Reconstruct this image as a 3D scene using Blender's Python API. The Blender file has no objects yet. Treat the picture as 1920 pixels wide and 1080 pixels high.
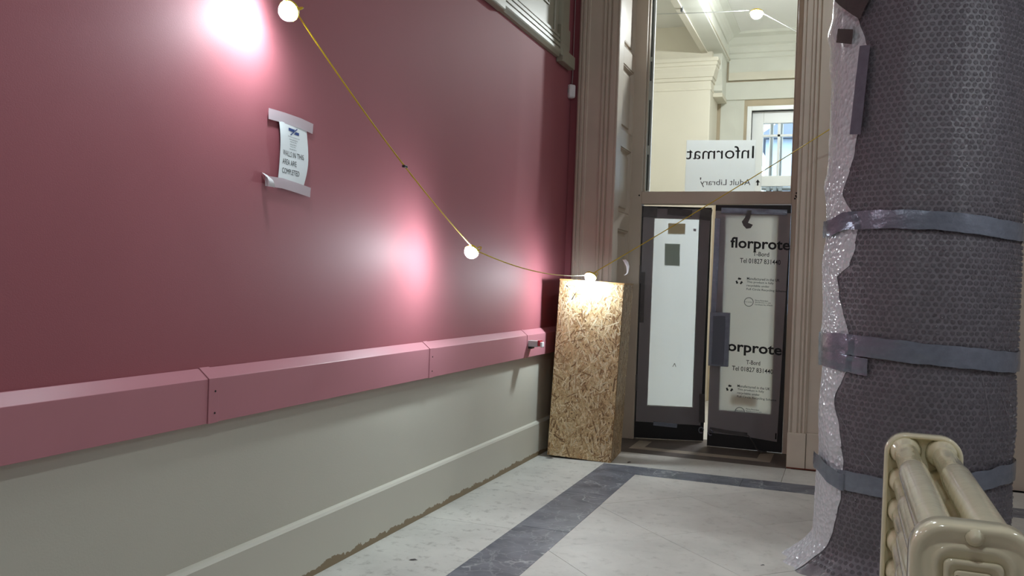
import bpy, bmesh, math, random
import numpy as np
from mathutils import Vector, Matrix, noise

random.seed(7)
rnd = random.Random(11)
SC = bpy.context.scene
COL = SC.collection

# ------------------------------------------------------------------ camera
F_PX = 1650.0
YAW, PITCH, ROLL = 0.3607184, -0.0089160, 0.0353044
EYE = Vector((0.0, 0.0, 1.35))
FWD = Vector((-math.sin(YAW)*math.cos(PITCH), math.cos(YAW)*math.cos(PITCH), math.sin(PITCH)))
R0 = Vector((math.cos(YAW), math.sin(YAW), 0)); U0 = R0.cross(FWD)
RGT = R0*math.cos(ROLL) + U0*math.sin(ROLL)
UPV = -R0*math.sin(ROLL) + U0*math.cos(ROLL)
cam_d = bpy.data.cameras.new('camera'); cam = bpy.data.objects.new('camera', cam_d); COL.objects.link(cam)
cam_d.sensor_width = 36.0; cam_d.lens = 36.0*F_PX/1920.0
cam_d.clip_start = 0.02; cam_d.clip_end = 200
M = Matrix((RGT, UPV, -FWD)).transposed().to_4x4(); M.translation = EYE
cam.matrix_world = M
SC.camera = cam

# ------------------------------------------------------------------ world, exposure
SC.view_settings.view_transform = 'Standard'
SC.view_settings.look = 'None'
SC.view_settings.gamma = 1.0
SC.view_settings.use_curve_mapping = False
SC.view_settings.exposure = 0.0
SC.cycles.use_denoising = True
SC.cycles.max_bounces = 10
SC.cycles.diffuse_bounces = 5
SC.cycles.transparent_max_bounces = 12
SC.cycles.caustics_reflective = False
SC.cycles.caustics_refractive = False
SC.cycles.sample_clamp_indirect = 6.0
LAMP_W = 540.0        # emission strength of the near festoon lamps
LAMP_FAR = 1350.0     # stronger lamps of the room beyond
W = bpy.data.worlds.new('overcast_sky'); SC.world = W; W.use_nodes = True
wn = W.node_tree.nodes; wl = W.node_tree.links
wn['Background'].inputs['Color'].default_value = (0.86, 0.93, 1.0, 1)
wn['Background'].inputs['Strength'].default_value = 8.0

# ------------------------------------------------------------------ helpers
def ray(px, py):
    return FWD + RGT*((px-960)/F_PX) - UPV*((py-540)/F_PX)

def lin(r, g, b):
    f = lambda c: (c/255/12.92) if c/255 <= 0.04045 else ((c/255+0.055)/1.055)**2.4
    return (f(r), f(g), f(b), 1.0)

def new_mat(name):
    m = bpy.data.materials.new(name); m.use_nodes = True
    return m, m.node_tree.nodes, m.node_tree.links, m.node_tree.nodes['Principled BSDF']

def mat(name, col, rough=0.5, metal=0.0, var=0.0, scale=6.0, bump=0.0, bscale=60.0, spec=0.5, coat=0.0, detail=4.0, rvar=0.0):
    m, n, l, p = new_mat(name)
    p.inputs['Roughness'].default_value = rough
    p.inputs['Metallic'].default_value = metal
    p.inputs['Specular IOR Level'].default_value = spec
    p.inputs['Coat Weight'].default_value = coat
    p.inputs['Coat Roughness'].default_value = 0.08
    tc = n.new('ShaderNodeTexCoord')
    if var > 0:
        t = n.new('ShaderNodeTexNoise'); t.inputs['Scale'].default_value = scale; t.inputs['Detail'].default_value = detail
        l.new(tc.outputs['Object'], t.inputs['Vector'])
        r = n.new('ShaderNodeValToRGB')
        r.color_ramp.elements[0].position = 0.3; r.color_ramp.elements[1].position = 0.7
        r.color_ramp.elements[0].color = tuple(max(0, c*(1-var)) for c in col[:3])+(1,)
        r.color_ramp.elements[1].color = tuple(min(1, c*(1+var)) for c in col[:3])+(1,)
        l.new(t.outputs['Fac'], r.inputs['Fac']); l.new(r.outputs['Color'], p.inputs['Base Color'])
        if rvar > 0:
            mr = n.new('ShaderNodeMapRange'); mr.inputs['To Min'].default_value = rough-rvar; mr.inputs['To Max'].default_value = rough+rvar
            l.new(t.outputs['Fac'], mr.inputs['Value']); l.new(mr.outputs['Result'], p.inputs['Roughness'])
    else:
        p.inputs['Base Color'].default_value = col
    if bump > 0:
        t2 = n.new('ShaderNodeTexNoise'); t2.inputs['Scale'].default_value = bscale; t2.inputs['Detail'].default_value = 3
        l.new(tc.outputs['Object'], t2.inputs['Vector'])
        b = n.new('ShaderNodeBump'); b.inputs['Strength'].default_value = bump; b.inputs['Distance'].default_value = 0.01
        l.new(t2.outputs['Fac'], b.inputs['Height']); l.new(b.outputs['Normal'], p.inputs['Normal'])
    return m

def tag(o, label=None, cat=None, group=None, kind=None):
    if label: o['label'] = label
    if cat: o['category'] = cat
    if group: o['group'] = group
    if kind: o['kind'] = kind
    return o

def link(name, me, m=None, parent=None):
    o = bpy.data.objects.new(name, me); COL.objects.link(o)
    if m is not None:
        for x in (m if isinstance(m, (list, tuple)) else [m]): me.materials.append(x)
    if parent is not None: o.parent = parent
    return o

def empty(name, loc=(0, 0, 0), rz=0.0, label=None, cat=None, group=None, kind=None):
    o = bpy.data.objects.new(name, None); COL.objects.link(o)
    o.empty_display_size = 0.05
    o.location = loc; o.rotation_euler = (0, 0, rz)
    return tag(o, label, cat, group, kind)

class MB:
    """collects faces, then links them as ONE mesh"""
    def __init__(s): s.v = []; s.f = []; s.mi = []
    def add(s, vs, fs, mi=0):
        o = len(s.v); s.v += [tuple(v) for v in vs]
        s.f += [tuple(i+o for i in f) for f in fs]; s.mi += [mi]*len(fs); return s
    def box(s, x0, x1, y0, y1, z0, z1, mi=0):
        vs = [(x, y, z) for z in (z0, z1) for y in (y0, y1) for x in (x0, x1)]
        return s.add(vs, [(0, 2, 3, 1), (4, 5, 7, 6), (0, 1, 5, 4), (2, 6, 7, 3), (0, 4, 6, 2), (1, 3, 7, 5)], mi)
    def grid(s, rows, mi=0, closed=False):
        nr, nc = len(rows), len(rows[0]); vs = [v for r in rows for v in r]; fs = []
        for i in range(nr-1):
            for j in range(nc if closed else nc-1):
                k = (j+1) % nc
                fs.append((i*nc+j, i*nc+k, (i+1)*nc+k, (i+1)*nc+j))
        return s.add(vs, fs, mi)
    def loft(s, rings, cap0=True, cap1=True, mi=0):
        n = len(rings[0]); o = len(s.v); s.grid(rings, mi, True)
        if cap0: s.f.append(tuple(o+i for i in reversed(range(n)))); s.mi.append(mi)
        if cap1: s.f.append(tuple(o+(len(rings)-1)*n+i for i in range(n))); s.mi.append(mi)
        return s
    def tube(s, pts, r, n=8, mi=0, caps=True):
        pts = [Vector(p) for p in pts]; rings = []
        rs = r if isinstance(r, (list, tuple)) else [r]*len(pts)
        t0 = (pts[1]-pts[0]).normalized()
        a = t0.cross(Vector((0, 0, 1)))
        if a.length < 0.05: a = t0.cross(Vector((1, 0, 0)))
        a.normalize()
        for i, p in enumerate(pts):
            t = (pts[min(i+1, len(pts)-1)]-pts[max(i-1, 0)]).normalized()
            a = (a-t*a.dot(t)).normalized(); b = t.cross(a)
            rings.append([p+(a*math.cos(q)+b*math.sin(q))*rs[i] for q in [2*math.pi*k/n for k in range(n)]])
        return s.loft(rings, caps, caps, mi)
    def build(s, name, m=None, parent=None, smooth=False, bevel=0.0, seg=2):
        me = bpy.data.meshes.new(name); me.from_pydata(s.v, [], s.f)
        bm = bmesh.new(); bm.from_mesh(me)
        for i, f in enumerate(bm.faces): f.material_index = s.mi[i]
        bmesh.ops.recalc_face_normals(bm, faces=bm.faces)
        bm.to_mesh(me); bm.free()
        if smooth: me.polygons.foreach_set('use_smooth', [True]*len(me.polygons))
        o = link(name, me, m, parent)
        if bevel > 0:
            md = o.modifiers.new('bevel', 'BEVEL'); md.width = bevel; md.segments = seg; md.limit_method = 'ANGLE'
        return o

def box(name, b, m, parent=None, bevel=0.0):
    return MB().box(*b).build(name, m, parent, bevel=bevel)

def prism(name, prof, axis, a, b, m, parent=None, bevel=0.0, smooth=False):
    """extrude a closed profile along an axis: 'Z' profile=(x,y); 'Y' profile=(x,z); 'X' profile=(y,z)"""
    def P(p, t): return (p[0], p[1], t) if axis == 'Z' else ((p[0], t, p[1]) if axis == 'Y' else (t, p[0], p[1]))
    return MB().loft([[P(p, a) for p in prof], [P(p, b) for p in prof]]).build(name, m, parent, bevel=bevel, smooth=smooth)

def text_mesh(body, w, h, bold=0.0):
    cu = bpy.data.curves.new('print', 'FONT'); cu.body = body; cu.offset = bold; cu.resolution_u = 3
    ob = bpy.data.objects.new('print', cu); COL.objects.link(ob)
    dg = bpy.context.evaluated_depsgraph_get(); dg.update()
    me = bpy.data.meshes.new_from_object(ob.evaluated_get(dg))
    bpy.data.objects.remove(ob)
    co = np.empty(len(me.vertices)*3, 'f'); me.vertices.foreach_get('co', co); co = co.reshape(-1, 3)
    lo, hi = co.min(0), co.max(0)
    co[:, 0] = (co[:, 0]-lo[0])/(hi[0]-lo[0])*w
    co[:, 1] = (co[:, 1]-lo[1])/(hi[1]-lo[1])*h
    return me, co

def put_text(name, body, w, h, fn, m, parent, bold=0.0, clip=None):
    """fn maps print coordinates (x, y) to a point"""
    me, co = text_mesh(body, w, h, bold)
    me.vertices.foreach_set('co', co.ravel())
    if clip is not None:
        bm = bmesh.new(); bm.from_mesh(me)
        bmesh.ops.bisect_plane(bm, geom=bm.verts[:]+bm.edges[:]+bm.faces[:], plane_co=(clip, 0, 0), plane_no=(1, 0, 0), clear_outer=True)
        bm.to_mesh(me); bm.free()
    for v in me.vertices: v.co = fn(v.co.x, v.co.y)
    me.name = name; me.materials.clear()
    return link(name, me, m, parent)

# ------------------------------------------------------------------ materials
M_pink = mat('rose_paint', lin(159, 93, 101), 0.6, var=0.03, scale=1.5, bump=0.05, bscale=220, spec=0.26)
M_pinktrunk = mat('rose_trunking', lin(186, 124, 134), 0.42, var=0.02, scale=3, spec=0.45)
M_beige = mat('stone_paint', lin(202, 199, 186), 0.5, var=0.03, scale=1.2, bump=0.05, bscale=150, spec=0.35)
M_wood = mat('taupe_gloss', lin(205, 192, 176), 0.42, var=0.05, scale=3, bump=0.05, bscale=60, spec=0.4)
M_trim = mat('cream_gloss', lin(156, 152, 134), 0.4, var=0.04, scale=3, bump=0.04, bscale=60)
M_ceil = mat('ceiling_white', lin(230, 229, 224), 0.8, var=0.02, scale=1)
M_lilac = mat('pale_wall', lin(196, 192, 196), 0.6, var=0.02, scale=1)
M_cream = mat('cream_plaster', lin(212, 206, 190), 0.7, var=0.04, scale=2.5, bump=0.03, bscale=30)
M_cream2 = mat('grey_plaster', lin(212, 212, 202), 0.7, var=0.05, scale=3)
M_tan = mat('tan_plaster', lin(186, 172, 148), 0.75, var=0.08, scale=4)
M_white = mat('white_gloss', lin(232, 234, 234), 0.35)
M_black = mat('black_door', lin(24, 22, 24), 0.45)
M_grout = mat('grout', lin(88, 84, 78), 0.9)
M_dark = mat('dark_hole', lin(18, 16, 16), 0.8)
M_paper = mat('white_paper', lin(232, 238, 240), 0.7)
M_ink = mat('black_ink', lin(22, 22, 24), 0.6)
M_inkgrey = mat('grey_ink', lin(74, 78, 80), 0.6)
M_inkblue = mat('blue_ink', lin(22, 60, 128), 0.6)
M_yellow = mat('yellow_flex', lin(214, 182, 34), 0.4)
M_yplast = mat('yellow_plastic', lin(226, 196, 60), 0.4)
M_tape = mat('grey_cloth_tape', lin(128, 134, 148), 0.22, metal=0.4, var=0.10, scale=30, bump=0.15, bscale=90)
M_taped = mat('dull_cloth_tape', lin(86, 82, 82), 0.4, metal=0.1, var=0.12, scale=30, bump=0.15, bscale=90)
M_red = mat('red_plastic', lin(170, 36, 52), 0.35)
M_grey = mat('grey_plastic', lin(182, 184, 184), 0.4)
M_white_pl = mat('white_plastic', lin(228, 226, 228), 0.35)
M_rad = mat('cream_enamel', lin(226, 218, 188), 0.14, var=0.04, scale=8, bump=0.3, bscale=9, coat=0.5)
M_shaft = mat('dark_stone', lin(62, 56, 60), 0.35, var=0.25, scale=4)
M_steel = mat('galvanised', lin(120, 124, 130), 0.4, metal=0.5)
M_bldg = mat('pale_render', lin(140, 158, 186), 0.8)
M_roof = mat('slate', lin(92, 102, 122), 0.7)
M_stainred = mat('red_stain', lin(120, 60, 44), 0.8)

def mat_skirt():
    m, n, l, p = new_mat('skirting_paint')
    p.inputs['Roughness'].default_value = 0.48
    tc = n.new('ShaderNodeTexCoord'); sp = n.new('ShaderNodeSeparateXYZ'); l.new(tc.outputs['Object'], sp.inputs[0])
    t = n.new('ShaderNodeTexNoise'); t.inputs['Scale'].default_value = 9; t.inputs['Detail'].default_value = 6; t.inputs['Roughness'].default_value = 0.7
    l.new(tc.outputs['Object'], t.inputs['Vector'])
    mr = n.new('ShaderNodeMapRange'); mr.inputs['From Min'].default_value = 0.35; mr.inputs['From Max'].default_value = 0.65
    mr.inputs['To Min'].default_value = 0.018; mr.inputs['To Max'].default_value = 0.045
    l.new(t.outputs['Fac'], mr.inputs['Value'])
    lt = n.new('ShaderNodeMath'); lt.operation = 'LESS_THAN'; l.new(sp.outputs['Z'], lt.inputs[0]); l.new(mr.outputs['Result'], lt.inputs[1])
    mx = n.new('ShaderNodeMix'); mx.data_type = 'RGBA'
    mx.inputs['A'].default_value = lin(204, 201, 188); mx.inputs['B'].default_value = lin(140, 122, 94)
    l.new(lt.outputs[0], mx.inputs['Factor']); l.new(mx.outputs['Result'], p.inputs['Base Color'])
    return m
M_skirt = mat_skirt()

def mat_stone(name, c, dark, spots=0.5, rough=0.5):
    m, n, l, p = new_mat(name)
    tc = n.new('ShaderNodeTexCoord'); oi = n.new('ShaderNodeObjectInfo')
    a = n.new('ShaderNodeTexNoise'); a.inputs['Scale'].default_value = 1.6; a.inputs['Detail'].default_value = 7; a.inputs['Roughness'].default_value = 0.65
    b = n.new('ShaderNodeTexNoise'); b.inputs['Scale'].default_value = 14; b.inputs['Detail'].default_value = 6; b.inputs['Roughness'].default_value = 0.7
    for t in (a, b): l.new(tc.outputs['Object'], t.inputs['Vector'])
    ra = n.new('ShaderNodeValToRGB'); ra.color_ramp.elements[0].position = 0.3; ra.color_ramp.elements[1].position = 0.7
    ra.color_ramp.elements[0].color = tuple(x*0.82 for x in c[:3])+(1,); ra.color_ramp.elements[1].color = tuple(min(1, x*1.12) for x in c[:3])+(1,)
    l.new(a.outputs['Fac'], ra.inputs['Fac'])
    rb = n.new('ShaderNodeValToRGB'); rb.color_ramp.elements[0].position = 0.30; rb.color_ramp.elements[1].position = 0.46
    rb.color_ramp.elements[0].color = (spots,)*3+(1,); rb.color_ramp.elements[1].color = (0, 0, 0, 1)
    l.new(b.outputs['Fac'], rb.inputs['Fac'])
    mx = n.new('ShaderNodeMix'); mx.data_type = 'RGBA'; mx.inputs['B'].default_value = dark
    l.new(ra.outputs['Color'], mx.inputs['A']); l.new(rb.outputs['Color'], mx.inputs['Factor'])
    hs = n.new('ShaderNodeHueSaturation'); mr = n.new('ShaderNodeMapRange'); mr.inputs['To Min'].default_value = 0.95; mr.inputs['To Max'].default_value = 1.05
    l.new(oi.outputs['Random'], mr.inputs['Value']); l.new(mr.outputs['Result'], hs.inputs['Value'])
    l.new(mx.outputs['Result'], hs.inputs['Color']); l.new(hs.outputs['Color'], p.inputs['Base Color'])
    p.inputs['Roughness'].default_value = rough
    bp = n.new('ShaderNodeBump'); bp.inputs['Strength'].default_value = 0.1; bp.inputs['Distance'].default_value = 0.01
    l.new(b.outputs['Fac'], bp.inputs['Height']); l.new(bp.outputs['Normal'], p.inputs['Normal'])
    return m
M_slab = mat_stone('pale_limestone', lin(206, 204, 196), lin(128, 124, 116), 0.35, 0.5)
M_slab2 = mat_stone('worn_limestone', lin(204, 203, 196), lin(116, 112, 106), 0.6, 0.5)
M_sill = mat_stone('brown_threshold_stone', lin(98, 88, 82), lin(60, 54, 50), 0.5, 0.5)
M_sillpale = mat_stone('buff_inlay_stone', lin(168, 156, 140), lin(110, 100, 90), 0.4, 0.5)

def mat_marble():
    m, n, l, p = new_mat('grey_marble')
    tc = n.new('ShaderNodeTexCoord')
    w = n.new('ShaderNodeTexNoise'); w.inputs['Scale'].default_value = 3.0; w.inputs['Detail'].default_value = 5
    l.new(tc.outputs['Object'], w.inputs['Vector'])
    ad = n.new('ShaderNodeMix'); ad.data_type = 'VECTOR'; ad.inputs['Factor'].default_value = 0.35
    l.new(tc.outputs['Object'], ad.inputs['A']); l.new(w.outputs['Color'], ad.inputs['B'])
    def veins(scale, width, amt):
        v = n.new('ShaderNodeTexVoronoi'); v.feature = 'DISTANCE_TO_EDGE'; v.inputs['Scale'].default_value = scale
        l.new(ad.outputs['Result'], v.inputs['Vector'])
        r = n.new('ShaderNodeValToRGB'); r.color_ramp.elements[0].position = 0.0; r.color_ramp.elements[1].position = width
        r.color_ramp.elements[0].color = (amt,)*3+(1,); r.color_ramp.elements[1].color = (0, 0, 0, 1)
        l.new(v.outputs['Distance'], r.inputs['Fac']); return r
    v1 = veins(4.5, 0.022, 0.75); v2 = veins(11.0, 0.03, 0.3)
    t = n.new('ShaderNodeTexNoise'); t.inputs['Scale'].default_value = 7; t.inputs['Detail'].default_value = 8
    l.new(tc.outputs['Object'], t.inputs['Vector'])
    msk = n.new('ShaderNodeValToRGB'); msk.color_ramp.elements[0].position = 0.42; msk.color_ramp.elements[1].position = 0.6
    l.new(w.outputs['Fac'], msk.inputs['Fac'])
    rb = n.new('ShaderNodeValToRGB'); rb.color_ramp.elements[0].position = 0.3; rb.color_ramp.elements[1].position = 0.75
    rb.color_ramp.elements[0].color = lin(74, 78, 88); rb.color_ramp.elements[1].color = lin(124, 128, 138)
    l.new(t.outputs['Fac'], rb.inputs['Fac'])
    ml = n.new('ShaderNodeMath'); ml.operation = 'MULTIPLY'; l.new(v1.outputs['Color'], ml.inputs[0]); l.new(msk.outputs['Color'], ml.inputs[1])
    mm = n.new('ShaderNodeMath'); mm.operation = 'MAXIMUM'; l.new(ml.outputs[0], mm.inputs[0]); l.new(v2.outputs['Color'], mm.inputs[1])
    m3 = n.new('ShaderNodeMix'); m3.data_type = 'RGBA'; m3.inputs['B'].default_value = lin(190, 192, 194)
    l.new(rb.outputs['Color'], m3.inputs['A']); l.new(mm.outputs[0], m3.inputs['Factor'])
    l.new(m3.outputs['Result'], p.inputs['Base Color']); p.inputs['Roughness'].default_value = 0.4
    return m
M_marble = mat_marble()

def mat_glass(name='clear_glass', tint=(0.97, 1.0, 0.99, 1)):
    m, n, l, p = new_mat(name); n.remove(p)
    tr = n.new('ShaderNodeBsdfTransparent'); tr.inputs['Color'].default_value = tint
    gl = n.new('ShaderNodeBsdfGlossy'); gl.inputs['Roughness'].default_value = 0.02
    fr = n.new('ShaderNodeFresnel'); fr.inputs['IOR'].default_value = 1.35
    mx = n.new('ShaderNodeMixShader')
    l.new(fr.outputs[0], mx.inputs[0]); l.new(tr.outputs[0], mx.inputs[1]); l.new(gl.outputs[0], mx.inputs[2])
    l.new(mx.outputs[0], n['Material Output'].inputs['Surface'])
    return m
M_glass = mat_glass()

def mat_translucent(name, dcol, tcol, fac, gloss=0.04):
    m, n, l, p = new_mat(name); n.remove(p)
    d = n.new('ShaderNodeBsdfDiffuse'); d.inputs['Color'].default_value = dcol
    t = n.new('ShaderNodeBsdfTranslucent'); t.inputs['Color'].default_value = tcol
    g = n.new('ShaderNodeBsdfGlossy'); g.inputs['Roughness'].default_value = 0.35
    mx = n.new('ShaderNodeMixShader'); mx.inputs[0].default_value = fac
    m2 = n.new('ShaderNodeMixShader'); m2.inputs[0].default_value = gloss
    l.new(d.outputs[0], mx.inputs[1]); l.new(t.outputs[0], mx.inputs[2])
    l.new(mx.outputs[0], m2.inputs[1]); l.new(g.outputs[0], m2.inputs[2])
    l.new(m2.outputs[0], n['Material Output'].inputs['Surface'])
    return m
M_sheetL = mat_translucent('milky_board', lin(150, 142, 150), (0.95, 0.97, 1.0, 1), 0.93)
M_sheetR = mat_translucent('printed_board', lin(226, 220, 230), (1.0, 0.97, 0.91, 1), 0.81)
M_cardtan = mat_translucent('tan_card', lin(170, 150, 120), (0.80, 0.68, 0.52, 1), 0.6)
M_cardgrey = mat_translucent('grey_card', lin(150, 150, 140), (0.62, 0.64, 0.58, 1), 0.6)
M_signsheet = mat_translucent('sign_card', lin(225, 228, 228), (0.97, 0.98, 0.98, 1), 0.74, 0.02)
M_masking = mat_translucent('masking_tape', lin(214, 200, 206), lin(214, 190, 198), 0.25, 0.03)

def mat_emit(name, col, s):
    m, n, l, p = new_mat(name); n.remove(p)
    e = n.new('ShaderNodeEmission'); e.inputs['Color'].default_value = col; e.inputs['Strength'].default_value = s
    l.new(e.outputs[0], n['Material Output'].inputs['Surface']); return m
M_lamp = mat_emit('lit_diffuser', (0.82, 0.94, 1.0, 1), LAMP_W)
M_lampfill = mat_emit('fill_diffuser', (0.88, 0.97, 1.0, 1), LAMP_W*1.0)  # glow of the added, unseen corridor fill lamps
M_lampfar = mat_emit('lit_diffuser_bright', (0.97, 0.98, 1.0, 1), LAMP_FAR)

def mat_film(name, col, rough, alpha, bump, bscale, vor=False):
    m, n, l, p = new_mat(name)
    p.inputs['Base Color'].default_value = col; p.inputs['Roughness'].default_value = rough
    p.inputs['Alpha'].default_value = alpha; p.inputs['Specular IOR Level'].default_value = 0.7
    tc = n.new('ShaderNodeTexCoord')
    if vor:
        t = n.new('ShaderNodeTexVoronoi'); t.inputs['Scale'].default_value = bscale; out = t.outputs['Distance']
    else:
        t = n.new('ShaderNodeTexNoise'); t.inputs['Scale'].default_value = bscale; t.inputs['Detail'].default_value = 4; out = t.outputs['Fac']
    l.new(tc.outputs['Object'], t.inputs['Vector'])
    b = n.new('ShaderNodeBump'); b.inputs['Strength'].default_value = bump; b.inputs['Distance'].default_value = 0.01
    l.new(out, b.inputs['Height']); l.new(b.outputs['Normal'], p.inputs['Normal'])
    return m
M_film = mat_film('bubble_film_web', lin(146, 140, 148), 0.26, 0.62, 0.6, 60)
M_bub_side = mat_film('bubble_wall', lin(138, 132, 140), 0.2, 0.55, 0.2, 120)
M_bub_cap = mat_film('bubble_cap', lin(104, 99, 107), 0.07, 0.42, 0.5, 110)
M_flap = mat_film('folded_bubble_film', lin(226, 228, 234), 0.22, 0.92, 1.0, 45, True)

# ================================================================== STRUCTURE
WX = -2.195
CEIL = 4.6
# left wall: stone-coloured below the trunking, rose above
wl_ = MB()
wl_.box(WX-0.2, WX, -3.0, 7.05, 0.0, 0.90, 0)
wl_.box(WX-0.2, WX, -3.0, 7.05, 0.90, CEIL, 1)
tag(wl_.build('wall_left', [M_beige, M_pink]), 'rose-painted side wall with stone-grey band below the trunking', 'wall', kind='structure')

# skirting
sk = [(WX, 0), (WX+0.026, 0), (WX+0.026, 0.250), (WX+0.018, 0.262), (WX, 0.268)]
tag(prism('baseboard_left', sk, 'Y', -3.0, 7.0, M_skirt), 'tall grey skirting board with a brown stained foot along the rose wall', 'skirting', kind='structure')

# floor
fl = MB().box(-2.4, 2.7, -3.1, 7.9, -0.2, -0.012).build('floor', M_grout)
tag(fl, 'stone slab floor with a dark grey marble border', 'floor', kind='structure')

def clip_poly(poly, a, b, c):      # keep a*x+b*y<=c
    out = []
    for i in range(len(poly)):
        p, q = poly[i], poly[(i+1) % len(poly)]
        dp, dq = a*p[0]+b*p[1]-c, a*q[0]+b*q[1]-c
        if dp <= 0: out.append(p)
        if (dp < 0 < dq) or (dq < 0 < dp):
            t = dp/(dp-dq); out.append((p[0]+(q[0]-p[0])*t, p[1]+(q[1]-p[1])*t))
    return out

def slab(poly, m, name='slab', g=0.0012, top=None):
    cx = sum(p[0] for p in poly)/len(poly); cy = sum(p[1] for p in poly)/len(poly)
    pp = []
    for x, y in poly:
        d = math.hypot(x-cx, y-cy) or 1
        pp.append((x-(x-cx)/d*g*1.3, y-(y-cy)/d*g*1.3))
    z = rnd.uniform(-0.0006, 0.0003) if top is None else top
    o = MB().loft([[(x, y, -0.012) for x, y in pp], [(x, y, z-0.0006) for x, y in pp],
                   [(x-(x-cx)*0.002, y-(y-cy)*0.002, z) for x, y in pp]], cap0=False).build(name, m, fl)
    return o
XB0, XB1, YB0, YB1 = -1.642, -1.342, 6.165, 6.445
# diagonal field
for i in range(-16, 10):
    for j in range(-16, 10):
        S0, D0, st = 3.844, -6.585, 0.98
        s0, s1 = S0+i*st, S0+(i+1)*st; d0, d1 = D0+j*st, D0+(j+1)*st
        q = [((s+d)/2, (s-d)/2) for s, d in ((s0, d0), (s1, d0), (s1, d1), (s0, d1))]
        for a, b, c in ((-1, 0, -XB1), (1, 0, 2.6), (0, 1, YB0), (0, -1, 3.0)):
            q = clip_poly(q, a, b, c)
            if len(q) < 3: break
        if len(q) >= 3:
            ar = abs(sum(q[k][0]*q[(k+1) % len(q)][1]-q[(k+1) % len(q)][0]*q[k][1] for k in range(len(q))))/2
            if ar > 0.003: slab(q, M_slab)
R4 = lambda x0, x1, y0, y1: [(x0, y0), (x1, y0), (x1, y1), (x0, y1)]
# dark marble border
ys = [-3.0, -1.0, 0.7, 2.35, 3.5, 4.56, 5.45, YB0]
for a, b in zip(ys[:-1], ys[1:]): slab(R4(XB0, XB1, a, b), M_marble, 'marble_strip')
xs = [XB0, -0.62, 0.5, 1.6, 2.6]
for a, b in zip(xs[:-1], xs[1:]): slab(R4(a, b, YB0, YB1), M_marble, 'marble_strip')
# pale outer strip along the wall and towards the door
ys = [-3.0, -0.4, 1.0, 2.35, 4.485, 6.445, 6.96]
for a, b in zip(ys[:-1], ys[1:]): slab(R4(WX, XB0, a, b), M_slab2)
for a, b in ((XB0, -0.365), (-0.365, 0.9), (0.9, 2.6)): slab(R4(a, b, YB1, 6.96), M_slab)
# threshold with a buff inlaid border
SX0, SX1 = -1.615, -0.49
slab(R4(-1.78, -0.33, 6.96, 7.135), M_sill, 'threshold_slab')
slab(R4(SX0, SX1, 7.135, 7.25), M_sillpale, 'inlay_strip')
slab(R4(SX0, SX0+0.11, 7.25, 7.54), M_sillpale, 'inlay_strip')
slab(R4(SX1-0.11, SX1, 7.25, 7.54), M_sillpale, 'inlay_strip')
slab(R4(SX0+0.11, SX1-0.11, 7.25, 7.54), M_sill, 'threshold_slab')
slab(R4(-1.78, SX0, 7.135, 7.54), M_sill, 'threshold_slab')
slab(R4(SX1, -0.33, 7.135, 7.54), M_sill, 'threshold_slab')
slab(R4(-1.78, -0.33, 7.54, 7.9), M_sill, 'threshold_slab')

tag(box('ceiling', (-2.4, 2.8, -3.2, 7.75, CEIL, CEIL+0.2), M_ceil), 'plain white ceiling over the corridor', 'ceiling', kind='structure')
tag(box('wall_right', (2.6, 2.8, -3.0, 7.75, 0, CEIL), M_lilac), 'pale wall to the right of the wrapped column', 'wall', kind='structure')
tag(box('wall_front', (-2.4, 2.8, -3.2, -3.0, 0, CEIL), M_lilac), 'pale wall closing the corridor behind the viewer', 'wall', kind='structure')

# end wall around the doorway
we = MB()
we.box(WX, -1.82, 7.05, 7.75, 0, CEIL, 0)
we.box(-0.30, 2.6, 7.03, 7.75, 0, CEIL, 1)
we.box(-1.82, -0.30, 7.03, 7.75, 4.25, CEIL, 1)
tag(we.build('wall_back', [M_pink, M_wood]), 'end wall around the doorway, a dark rose strip at its left', 'wall', kind='structure')
tag(prism('baseboard_back', [(7.05, 0), (7.02, 0), (7.02, 0.25), (7.05, 0.262)], 'X', WX+0.026, -2.13, M_skirt), 'short skirting in the dark corner behind the chipboard box', 'skirting', kind='structure')

# ---- architraves, lining and frame of the doorway: trim_2
def arch_profile(x0, x1, front, back, segs):
    """segs: (x fraction, depth) steps of the face, depth measured back from `front`"""
    pts = [(x0, back)]
    for x, d in segs: pts.append((x, front+d))
    pts.append((x1, back)); return pts
tr = empty('trim_2', (0, 0, 0), label='moulded taupe doorcase of architraves, panelled lining and frame', cat='doorcase', kind='structure')
xl = -2.125
segL = [(xl, .012), (xl+.012, .004), (xl+.020, .004), (xl+.024, .014), (xl+.030, .014), (xl+.036, 0), (xl+.052, 0), (xl+.058, .012), (xl+.064, .012), (xl+.068, .004), (xl+.088, .004), (xl+.092, .012),
        (xl+.205, .012), (xl+.209, .004), (xl+.226, .004), (xl+.230, .016), (xl+.237, .016), (xl+.243, .002), (xl+.262, .002), (xl+.268, .016), (xl+.275, .016), (xl+.281, 0), (xl+.318, 0), (xl+.322, .010), (xl+.328, .010), (xl+.332, 0), (xl+.345, 0)]
segL[-1] = (xl+.343, 0)
prism('architrave', arch_profile(xl, xl+.343, 7.0, 7.1, segL), 'Z', 0.27, 4.5, M_wood, tr)
MB().box(xl-.004, xl+.343, 6.985, 7.1, 0, .27).build('plinth_block', M_wood, tr, bevel=.004)
xr = -0.36
segR = [(xr, 0), (xr+.014, 0), (xr+.018, .012), (xr+.024, .012), (xr+.028, .002), (xr+.060, .002), (xr+.064, .014), (xr+.070, .014), (xr+.074, .004), (xr+.088, .004), (xr+.092, .016), (xr+.098, .016), (xr+.103, .002), (xr+.116, .002), (xr+.120, .014), (xr+.126, .014), (xr+.134, 0.0)]
prism('architrave', arch_profile(xr, xr+.134, 7.0, 7.1, segR), 'Z', 0.27, 4.5, M_wood, tr)
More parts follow.
